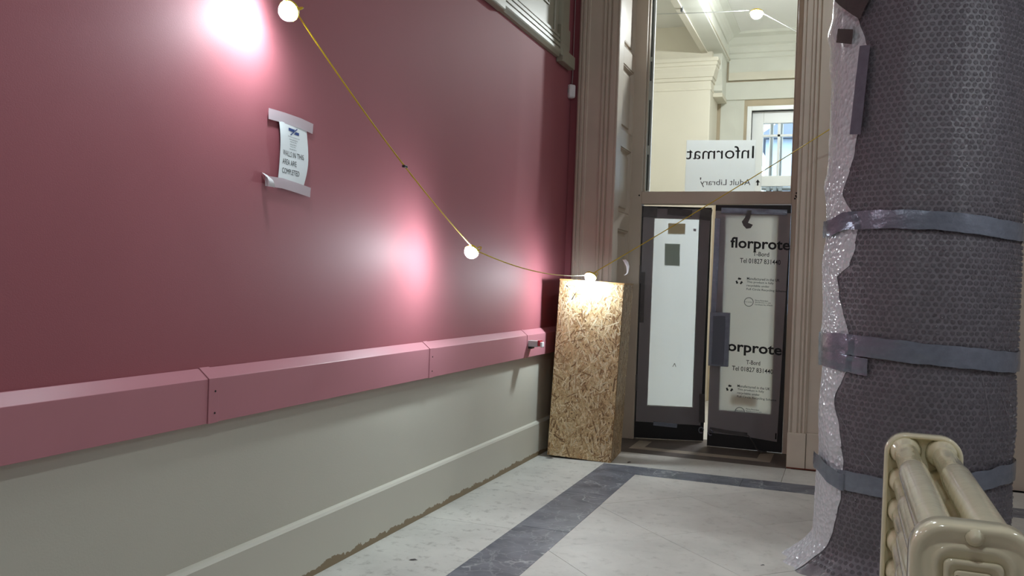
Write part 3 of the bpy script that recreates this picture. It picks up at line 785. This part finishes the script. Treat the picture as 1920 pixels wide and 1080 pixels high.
# ================================================================== CHIPBOARD BOX
OW, OD, OH = .494, .455, 1.357
ob_ = empty('chipboard_box', (-1.597, 6.471, 0.0), label='tall strand board box standing in the corner by the doors', cat='box')
ob_.rotation_euler = (0, math.radians(2.2), math.radians(4.3))
M_osb = mat('strand_board_base', lin(176, 136, 84), .6, var=.3, scale=60)
def mat_strand():
    m, n, l, p = new_mat('strand'); p.inputs['Roughness'].default_value = .55
    at = n.new('ShaderNodeAttribute'); at.attribute_name = 'col'
    tc = n.new('ShaderNodeTexCoord'); t = n.new('ShaderNodeTexNoise'); t.inputs['Scale'].default_value = 130; t.inputs['Detail'].default_value = 3
    l.new(tc.outputs['Object'], t.inputs['Vector'])
    mr = n.new('ShaderNodeMapRange'); mr.inputs['From Min'].default_value = .3; mr.inputs['From Max'].default_value = .7; mr.inputs['To Min'].default_value = .75; mr.inputs['To Max'].default_value = 1.15
    l.new(t.outputs['Fac'], mr.inputs['Value'])
    hs_ = n.new('ShaderNodeHueSaturation'); l.new(mr.outputs['Result'], hs_.inputs['Value']); l.new(at.outputs['Color'], hs_.inputs['Color'])
    l.new(hs_.outputs['Color'], p.inputs['Base Color']); return m
M_strand = mat_strand()
PAL = [lin(*c) for c in ((218, 192, 148), (206, 176, 132), (194, 160, 116), (228, 206, 168), (174, 138, 98), (212, 182, 138), (138, 104, 70), (232, 212, 176), (202, 170, 126))]
def strands(parent, w, h, n, fn, amp=1.0):
    vs, fs, cols = [], [], []
    for k in range(n):
        L = rnd.uniform(.04, .13)*amp; b = rnd.uniform(.0035, .013); a = rnd.gauss(math.pi/2, .75)
        cx, cy = rnd.uniform(0, w), rnd.uniform(0, h); d = .0004+.0016*rnd.random()
        ca, sa = math.cos(a), math.sin(a); c = rnd.choice(PAL); f = rnd.uniform(.85, 1.1)
        pts = []
        for (s, t) in ((-.5, -.3), (-.38, -.5), (.42, -.5), (.5, .2), (.36, .5), (-.45, .45)):
            x = cx+s*L*ca-t*b*sa; y = cy+s*L*sa+t*b*ca
            pts.append(fn(min(w, max(0, x)), min(h, max(0, y)), d+.0008*s))
        o = len(vs); vs += pts; fs.append(tuple(range(o, o+6))); cols += [(c[0]*f, c[1]*f, c[2]*f, 1)]*6
    me = bpy.data.meshes.new('strands'); me.from_pydata(vs, [], fs)
    ca_ = me.color_attributes.new('col', 'FLOAT_COLOR', 'CORNER'); ca_.data.foreach_set('color', np.array(cols, 'f').ravel())
    o = link('strands', me, M_strand, parent); o['kind'] = 'stuff'; return o
# local frame: x from -OW to 0, y from 0 to OD
fp = box('front_board', (-OW, 0, 0, .012, 0, OH-.013), M_osb, ob_)
strands(fp, OW, OH-.013, 4200, lambda u, v, d: (-OW+u, -d, v))
sp_ = box('side_board', (-.012, 0, .0125, OD, 0, OH-.013), M_osb, ob_)
strands(sp_, OD-.0125, OH-.013, 3200, lambda u, v, d: (d, .0125+u, v))
box('side_board', (-OW, -OW+.012, .0125, OD, 0, OH-.013), M_osb, ob_)
box('back_board', (-OW+.012, -.012, OD-.012, OD, 0, OH-.013), M_osb, ob_)
tp = box('top_board', (-OW-.002, .002, -.002, OD+.002, OH-.0125, OH), M_osb, ob_)
strands(tp, OW, OD, 500, lambda u, v, d: (-OW+u, v, OH+d*.5))
# a black split in the front board
MB().add([(-.395, -.0026, 1.205), (-.388, -.0026, 1.20), (-.362, -.0026, 1.255), (-.345, -.0026, 1.275), (-.366, -.0026, 1.258)], [(0, 1, 2, 3, 4)]).build('split', M_dark, ob_)
MB().add([(-.445, -.0026, 1.305), (-.438, -.0026, 1.30), (-.415, -.0026, 1.288), (-.44, -.0026, 1.312)], [(0, 1, 2, 3)]).build('split', M_dark, ob_)

# ================================================================== FESTOON LIGHTS
def frame_from(n, up=(0, 0, 1)):
    n = Vector(n).normalized(); a = Vector(up)
    if abs(n.dot(a)) > .95: a = Vector((1, 0, 0))
    x = a.cross(n).normalized(); y = n.cross(x)
    return Matrix((x, y, n)).transposed().to_4x4()
def festoon(p, n, label, m=M_lamp, r=.038):
    o = empty('festoon_or_fill_lamp', p, label=label, cat='lamp', group='festoon lamps on the yellow cable')  # seen string lamps and added fill lamps are both built here
    Mx = frame_from(n); o.matrix_world = Matrix.Translation(p) @ Mx
    rings = [[(rr*math.cos(t), rr*math.sin(t), z) for t in [2*math.pi*k/20 for k in range(20)]] for rr, z in [(r*math.cos(a), r*math.sin(a)*.95) for a in [i*math.pi/2/6 for i in range(6)]]+[(.002, r*.95)]]
    MB().loft(rings, cap0=False).build('diffuser', m, o, smooth=True)
    MB().loft([[(rr*math.cos(t), rr*math.sin(t), z) for t in [2*math.pi*k/20 for k in range(20)]] for rr, z in ((r*.80, -.020), (r*1.02, -.016), (r*1.08, -.004), (r*1.08, .0), (r*1.0, .001))]).build('base', M_yplast, o, smooth=False)
    hk = [(r*.9+.012*math.sin(t), 0, -.012-.016*(1-math.cos(t))) for t in [i*.5 for i in range(10)]]
    MB().tube(hk, .003, 6).build('hook', M_yplast, o)
    return o
B1 = Vector((-2.04, 2.863, 2.355)); B2 = Vector((-1.90, 4.394, 1.496)); B3 = Vector((-1.785, 6.392, 1.396)); B4 = Vector((-.860, 8.51, 3.93))
festoon(B1, (.05, -.85, -.53), 'large round festoon lamp nearest the top edge on the rose wall')
festoon(B2, (-.10, -.74, -.66), 'round festoon lamp in mid-wall above the trunking, halfway down the yellow cable')
festoon(B3, (-.12, -.62, -.78), 'round festoon lamp at the front edge of the strand board box', r=.042)
festoon(B4, (0, -.25, -.97), 'bright festoon lamp near the ceiling, seen through the fanlight', M_lampfar, r=.056)
H1 = Vector((-1.7, .5, 2.9)); H4 = Vector((1.7, 3.2, 2.8)); H5 = Vector((.55, 6.0, 4.0)); H2 = Vector((.0, 1.5, 3.2))  # unseen fill lamps, added to brighten the corridor
festoon(H2, (0, 0, -1), 'added fill lamp out of sight over the corridor, above the viewer', M_lampfill, r=.052)
festoon(H1, (0, 0, -1), 'added fill lamp on the cable, out of sight beyond the left edge', M_lampfill, r=.036)
festoon(H4, (0, 0, -1), 'added fill lamp out of sight on the right, beyond the wrapped column', M_lampfill, r=.045)
festoon(H5, (0, 0, -1), 'added fill lamp out of sight, high under the ceiling above the doors', M_lampfill, r=.042)
for h, o in ((H2, 'above the viewer'), (H5, 'above the doors')):
    q = [x for x in SC.objects if x.get('label', '').endswith(o)][0]
    MB().tube([(0, 0, -.018), (0, 0, -(CEIL-h.z)+.001)], .0042, 6).build('dropper', M_yellow, q)  # droppers made for the added fill lamps
festoon(Vector((1.7, 9.9, 2.75)), (-.66, -.74, -.12), 'added fill lamp of the room beyond, out of sight right of the fanlight', M_lampfar, r=.04)  # unseen lamp added to backlight the door boards
festoon(Vector((-3.3, 8.3, 4.02)), (0, 0, -1), 'added fill lamp of the room beyond, out of sight to the left', M_lampfar, r=.03)  # another unseen lamp, added to brighten the far room
def sag(a, b, s, n=14):
    return [a.lerp(b, i/n)-Vector((0, 0, s*4*(i/n)*(1-i/n))) for i in range(n+1)]
o1 = Vector((.012, .02, .012)); 
path = sag(Vector((-2.15, -.5, 3.3)), H1, .1, 6)[:-1]+sag(H1, B1+o1, .05)[:-1]+sag(B1+o1, B2+o1, .045)[:-1]+sag(B2+o1, B3+Vector((0, 0, .016)), .055)[:-1]+sag(B3+Vector((0, 0, .016)), Vector((-.127, 6.88, 2.552)), .012)[:-1]+sag(Vector((-.127, 6.88, 2.552)), Vector((1.2, 6.9, 3.3)), .03)[:-1]+sag(Vector((1.2, 6.9, 3.3)), H4+Vector((0, 0, .03)), .05)
cb = empty('festoon_cable', tuple(B2), label='thin yellow cable sagging along the rose wall between the lamps', cat='cable')
MB().tube([p-B2 for p in path], .0034, 6).build('flex', M_yellow, cb, smooth=True)
kp = B1+o1+(B2-B1)*.53-Vector((0, 0, .045))-B2
MB().box(kp.x-.008, kp.x+.008, kp.y-.016, kp.y+.016, kp.z-.006, kp.z+.006).build('clip', M_black, cb, bevel=.003)
cb2 = empty('festoon_cable', tuple(B4), label='thin cable strung under the ceiling of the room beyond', cat='cable')
MB().tube([p-B4 for p in sag(Vector((-3.3, 8.3, 4.05)), B4+Vector((0, 0, .03)), .03)[:-1]+sag(B4+Vector((0, 0, .03)), Vector((1.7, 9.9, 2.78)), .02)], .004, 5).build('flex', M_grey, cb2)
# pale cable tie hanging from the cable
tt = [(1170, 487), (1174, 492), (1177, 500), (1177, 509), (1176, 513), (1172, 516)]
pts = []
for px, py in tt:
    d = ray(px, py); pts.append(EYE+d*(6.60/d.y))
c0 = pts[0]
tie = empty('cable_tie', tuple(c0), label='short white tail of tape hanging from the cable beside the doors', cat='tape')
rows = []
for i, p in enumerate(pts):
    w = (.012, .016, .012, .007, .007, .010)[i]; q = p-c0
    rows.append([(q.x-w, q.y, q.z), (q.x, q.y-.004, q.z), (q.x+w, q.y, q.z+.004)])
MB().grid(rows).build('tail', M_white_pl, tie, smooth=True)

# ================================================================== WRAPPED COLUMN
AX, AY = .339, 4.69
RC = .424
ZT = 4.45
col = empty('wrapped_column', (AX, AY, 0), label='big round column wrapped in bubble film and grey tape', cat='column')
MB().loft([[(rr*math.cos(t), rr*math.sin(t), z) for t in [2*math.pi*k/48 for k in range(48)]] for rr, z in ((.40, 0), (.402, .2), (.402, CEIL))]).build('shaft', M_shaft, col, smooth=True)
def nz(a, b, c): return noise.noise(Vector((a, b, c)))
def film_r(th, z):
    r = RC + .006*nz(math.cos(th)*3, math.sin(th)*3, z*1.6) + .004*nz(math.cos(th)*9, math.sin(th)*9, z*5)
    if z < .16:
        k = (1-z/.16)**1.6
        r += k*(.085+.05*max(0, -math.cos(th))+.03*nz(math.cos(th)*4, math.sin(th)*4, 7)+.012*math.sin(th*23))
    # the tape nips the film in
    for zt in (.56, 1.03, 1.66):
        r -= .008*math.exp(-((z-zt)/.07)**2)
    # creases
    return r
def cyl(th, z, dr=0.0):
    r = film_r(th, z)+dr
    return (r*math.cos(th), r*math.sin(th), z)
NT, NZ = 128, 170
zs = [ZT*(i/NZ)**1.15 for i in range(NZ+1)]
MB().grid([[cyl(2*math.pi*k/NT, z) for k in range(NT)] for z in zs], closed=True).build('bubble_film', M_film, col, smooth=True)

def hit(px, py, R):
    """angle and height where the sight line meets the column"""
    d = ray(px, py); ox, oy = -AX, -AY
    a = d.x*d.x+d.y*d.y; b = 2*(ox*d.x+oy*d.y); c = ox*ox+oy*oy-R*R
    D = b*b-4*a*c
    t = (-b-math.sqrt(D))/(2*a) if D > 0 else -b/(2*a)
    return math.atan2(oy+d.y*t, ox+d.x*t), EYE.z+d.z*t
# folded second layer of film down the left side; edge of the fold (angle, height)
edge_px = [(1600, -60), (1592, 0), (1612, 50), (1626, 90), (1620, 150), (1606, 240), (1596, 300), (1582, 345), (1575, 362), (1592, 395), (1604, 420), (1600, 470), (1588, 505), (1567, 512), (1572, 560), (1584, 610), (1592, 640), (1586, 690), (1570, 725), (1560, 750), (1570, 800), (1576, 880), (1572, 940), (1560, 990), (1544, 1040), (1538, 1075)]
ez = []
for px, py in edge_px:
    th, z = hit(px, py, RC+.012)
    ez.append((z, th % (2*math.pi)))
ez.sort()
EZ = [e[0] for e in ez]; ET = [e[1] for e in ez]
def edge_th(z): return float(np.interp(z, EZ, ET))
TH0 = math.radians(140)
PUFFS = [(hit(1600, y, RC)[1], a, b) for y, a, b in ((42, .045, .06), (100, .02, .05), (338, .03, .045), (640, .012, .05))]
rows = []
nf = 26
for i in range(NZ+1):
    z = zs[i]
    te = edge_th(z)+.006*math.sin(z*70); r = []
    for j in range(nf+1):
        s = j/nf; th = TH0+(te-TH0)*s
        puff = .012+.006*nz(th*9, z*6, 3)+.004*nz(th*25+z*20, z*30, 5) + .008*max(0, nz(1.5, z*3.2, 9))
        puff += sum(a*math.exp(-((z-c)/b)**2)*(1-s) for c, a, b in PUFFS)
        if s > .85: puff *= 1-.75*(s-.85)/.15
        r.append(cyl(th, z, puff))
    rows.append(r)
MB().grid(rows).build('folded_film', M_flap, col, smooth=True)
# bubbles: moulded relief of the film, past counting
def bubbles(th0, th1, z0, z1, pitch, rb, hb, seed):
    rg = random.Random(seed); vs = []; fs = []; mi = []
    dth = pitch/RC; dz = pitch*.866; nseg = 8
    zz = z0; row = 0
    while zz < z1:
        th = th0+(dth*.5 if row % 2 else 0)
        while th < th1:
            tn = th % (2*math.pi)
            if not (TH0 < tn < edge_th(zz)+.01):
                z = zz+rg.uniform(-.0008, .0008); t2 = th+rg.uniform(-.002, .002)
                c = Vector(cyl(t2, z)); e1 = (Vector(cyl(t2+.02, z))-c).normalized(); e2 = (Vector(cyl(t2, z+.01))-c).normalized()
                n = e1.cross(e2).normalized()
                if n.dot(Vector((math.cos(t2), math.sin(t2), 0))) < 0: n = -n
                h = hb*rg.uniform(.7, 1.1); o = len(vs); tilt = (rg.gauss(0, .28), rg.gauss(0, .28))
                for rr, hh in ((rb, -.0015), (rb*.93, h*.65), (rb*.62, h)):
                    for k in range(nseg):
                        a = 2*math.pi*k/nseg; u, v = rr*math.cos(a), rr*math.sin(a)
                        vs.append(tuple(c+e1*u+e2*v+n*(hh+(u*tilt[0]+v*tilt[1])*(1 if hh > 0 else 0))))
                for q in range(2):
                    for k in range(nseg):
                        k2 = (k+1) % nseg; fs.append((o+q*nseg+k, o+q*nseg+k2, o+(q+1)*nseg+k2, o+(q+1)*nseg+k)); mi.append(0 if q == 0 else 1)
                fs.append(tuple(o+2*nseg+k for k in range(nseg))); mi.append(1)
            th += dth
        zz += dz; row += 1
    me = bpy.data.meshes.new('bubbles'); me.from_pydata(vs, [], fs)
    me.polygons.foreach_set('material_index', mi)
    o = link('bubbles', me, [M_bub_side, M_bub_cap], col); o['kind'] = 'stuff'; return o
bubbles(math.radians(150), math.radians(385), .05, 4.0, .0285, .0108, .0055, 5)

# tape bands round the column, in its own frame
def band(name, px_pts, w_px, m, R=RC+.013, lift=.0, wr=.004, ext=(0, 0)):
    A = []
    for px, py in px_pts:
        th, z = hit(px, py, R); A.append((th % (2*math.pi), z))
    if ext[0]: A.insert(0, (A[0][0]-ext[0], A[0][1]))
    if ext[1]: A.append((A[-1][0]+ext[1], A[-1][1]))
    th_s = [a[0] for a in A]; z_s = [a[1] for a in A]; rows = []
    n = max(8, int((th_s[-1]-th_s[0])*40))
    for i in range(n+1):
        th = th_s[0]+(th_s[-1]-th_s[0])*i/n; z = float(np.interp(th, th_s, z_s)); r = []
        wz = w_px*4.3/F_PX
        for j in range(9):
            s = j/8-.5
            zz = z+s*wz*(1+.12*nz(th*6, 2, s)); dr = (R-RC)+lift+wr*abs(nz(th*5, zz*55, w_px))-.003*abs(s)
            rr = RC+dr+(0 if zz > .3 else max(0, film_r(th, zz)-RC))
            if TH0 < th % (2*math.pi) < edge_th(zz)+.05: rr += .014
            r.append((rr*math.cos(th), rr*math.sin(th), zz))
        rows.append(r)
    return MB().grid(rows).build(name, m, col, smooth=True)
band('tape_band', [(1562, 428), (1585, 416), (1620, 412), (1680, 410), (1740, 412), (1800, 418), (1860, 426), (1905, 434)], 32, M_tape, ext=(.3, .6))
band('tape_band', [(1552, 642), (1590, 646), (1640, 652), (1700, 659), (1760, 667), (1820, 673), (1870, 677), (1905, 680)], 36, M_tape, ext=(.3, .6))
band('tape_band', [(1552, 672), (1580, 680), (1626, 689)], 30, M_tape, R=RC+.011, ext=(.3, 0))
band('tape_band', [(1540, 868), (1555, 888), (1575, 902), (1582, 905)], 30, M_tape, R=RC+.017, ext=(.25, 0))
band('tape_band', [(1574, 898), (1620, 908), (1660, 916), (1720, 920), (1780, 915), (1830, 905), (1875, 892), (1908, 882)], 34, M_tape, ext=(0, .5))
def patch(name, quad, m, R):
    """a scrap of tape lying on the film, four corners"""
    c = [hit(px, py, R) for px, py in quad]; rows = []
    for i in range(9):
        a = i/8; r = []
        for j in range(5):
            b = j/4
            f = lambda k: (c[0][k]*(1-b)+c[1][k]*b)*(1-a)+(c[3][k]*(1-b)+c[2][k]*b)*a
            base = [x if k else x for k, x in enumerate((0, 0))]
            th = None
            ths = [q[0] % (2*math.pi) for q in c]
            th = (ths[0]*(1-b)+ths[1]*b)*(1-a)+(ths[3]*(1-b)+ths[2]*b)*a
            z = f(1); rr = R+.004*abs(nz(th*30, z*30, 2))
            r.append((rr*math.cos(th), rr*math.sin(th), z))
        rows.append(r)
    return MB().grid(rows).build(name, m, col, smooth=True)
patch('tape_strip', [(1612, 86), (1632, 84), (1614, 252), (1593, 252)], M_tape, RC+.030)
patch('tape_patch', [(1571, 54), (1600, 55), (1597, 83), (1568, 80)], M_taped, RC+.034)
patch('tape_patch', [(1566, -16), (1640, -20), (1612, 36), (1566, 2)], M_taped, RC+.036)
# pale creases where the film is drawn in
def crease(pts, w):
    P = [hit(px, py, RC+.008) for px, py in pts]; rows = []
    for i, (th, z) in enumerate(P):
        k = math.sin(math.pi*(i+.4)/(len(P)-.2)); d = w/RC*.5*k+.0008
        r0 = film_r(th, z)+.004
        rows.append([((r0)*math.cos(th-d), r0*math.sin(th-d), z), ((r0+.004*k)*math.cos(th), (r0+.004*k)*math.sin(th), z), (r0*math.cos(th+d), r0*math.sin(th+d), z)])
    MB().grid(rows).build('crease', M_film, col, smooth=True)
crease([(1556, 752), (1575, 785), (1600, 825), (1622, 855), (1642, 882)], .006)
crease([(1842, 695), (1850, 740), (1860, 800), (1870, 880)], .005)
crease([(1864, 700), (1880, 745), (1895, 800), (1905, 860)], .005)
crease([(1600, 1000), (1680, 960), (1730, 930), (1765, 924)], .006)

# ================================================================== RADIATOR
RX, RY0, RY1, RTOP, RBOT, RHW = .293, 2.20, 3.60, .836, .075, .131
rad = empty('radiator', (RX, RY0, 0), label='glossy cream cast iron pipe radiator in front of the wrapped column', cat='radiator')
zc = (RTOP+RBOT)/2; hz = (RTOP-RBOT)/2
def hdr_ring(hw, inset_z, r, y): return rrect(hw, hz-inset_z, r, y, 8, 0, zc)
near = [(.128, .003, .075, .085), (.131, 0, .075, .078), (.131, 0, .075, .014), (.128, .003, .073, .004), (.122, .009, .070, 0), (.114, .017, .066, .001), (.108, .023, .062, .007), (.088, .043, .050, .009), (.085, .046, .048, .004), (.079, .052, .045, .002), (.074, .057, .042, .004), (.071, .060, .040, .010)]
MB().loft([hdr_ring(hw, iz, r, y) for hw, iz, r, y in near]).build('header', M_rad, rad, smooth=True)
# relief on the near header
nh = MB().loft([rrect(hw, .034+q, .016, y, 5, 0, RTOP-.115) for hw, q, y in ((.062, .004, .011), (.060, .002, .003), (.054, -.004, .001), (.050, -.008, .004), (.048, -.010, .009))])
nh.build('raised_frame', M_rad, rad, smooth=True)
MB().loft([rrect(hw, .012+q, .011, y, 5, 0, RTOP-.115) for hw, q, y in ((.040, .002, .010), (.038, 0, .003), (.034, -.003, .002))]).build('raised_bar', M_rad, rad, smooth=True)
for dz in (-.25, -.42):
    MB().loft([rrect(hw, .034+q, .016, y, 5, 0, RTOP-.115+dz) for hw, q, y in ((.062, .004, .011), (.060, .002, .003), (.054, -.004, .001), (.050, -.008, .004), (.048, -.010, .009))]).build('raised_frame', M_rad, rad, smooth=True)
def knob(x, z, y0, r=.014):
    rings = [[(x+rr*math.cos(t), y, z+rr*math.sin(t)) for t in [2*math.pi*k/12 for k in range(12)]] for rr, y in ((r*1.5, y0+.008), (r*1.4, y0+.001), (r*.9, y0-.004), (r*.8, y0-.010), (r*.3, y0-.013))]
    return MB().loft(rings).build('plug', M_rad, rad, smooth=True)
knob(0, RTOP-.024, 0)
far0 = RY1-RY0
far = [(.128, .003, .075, .0), (.131, 0, .075, -.008), (.131, 0, .075, -.060), (.127, .004, .072, -.066), (.120, .011, .068, -.066), (.116, .015, .065, -.062), (.113, .018, .063, -.045), (.060, .072, .030, -.040)]
MB().loft([hdr_ring(hw, iz, r, y+far0) for hw, iz, r, y in far]).build('header', M_rad, rad, smooth=True)
zrows = [RTOP-.064-.112*k for k in range(6)]
px_ = .0615
def pipe(x, z, jit):
    L0, L1 = .070, far0-.045
    prof = [(L0, .050), (L0+.02, .046), (L0+.10, .045), (L0+.45, .046), (L1-.46, .046), (L1-.42, .0445), (L1-.40, .041), (L1-.10, .040), (L1-.06, .041), (L1-.045, .047), (L1-.02, .050), (L1, .056)]
    prof = prof[:4]+[(L0+.45+(L1-.46-L0-.45)*k/5, .046) for k in range(1, 5)]+prof[4:]
    rings = []
    for y, r in prof:
        rings.append([(x+(r+.0012*nz(y*3+jit, math.cos(t)*2, math.sin(t)*2))*math.cos(t), y, z+(r+.0012*nz(y*3+jit, math.cos(t)*2, math.sin(t)*2))*math.sin(t)) for k, t in enumerate([2*math.pi*k/24 for k in range(24)])])
    MB().loft(rings).build('pipe', M_rad, rad, smooth=True)
for i, z in enumerate(zrows):
    for j, x in enumerate((-px_, px_)): pipe(x, z, i*3+j)
for y in (.042, far0-.032):
    MB().box(-.10, .10, y-.028, y+.028, 0, RBOT+.03).build('foot', M_rad, rad, bevel=.008)

# ================================================================== LITTER
for (x, y, s, a, lab) in ((-1.874, 3.765, .022, .3, 'dark paint flake on the pale slabs near the skirting'),
                          (-1.476, 6.564, .030, 1.2, 'dark scrap of litter beside the foot of the strand board box'),
                          (-.324, 4.463, .012, .5, 'tiny dark chip on the slabs near the column foot'),
                          (-2.06, 6.40, .035, .1, 'flat dark flake in the corner left of the strand board box')):
    o = empty('debris_flake', (x, y, 0.0), rz=a, label=lab, cat='debris')
    MB().add([(-s, -s*.25, .001), (0, -s*.4, .003), (s, 0, .001), (s*.3, s*.3, .005), (-s*.6, s*.25, .002)], [(0, 1, 3, 4), (1, 2, 3)]).build('flake', M_shaft, o)
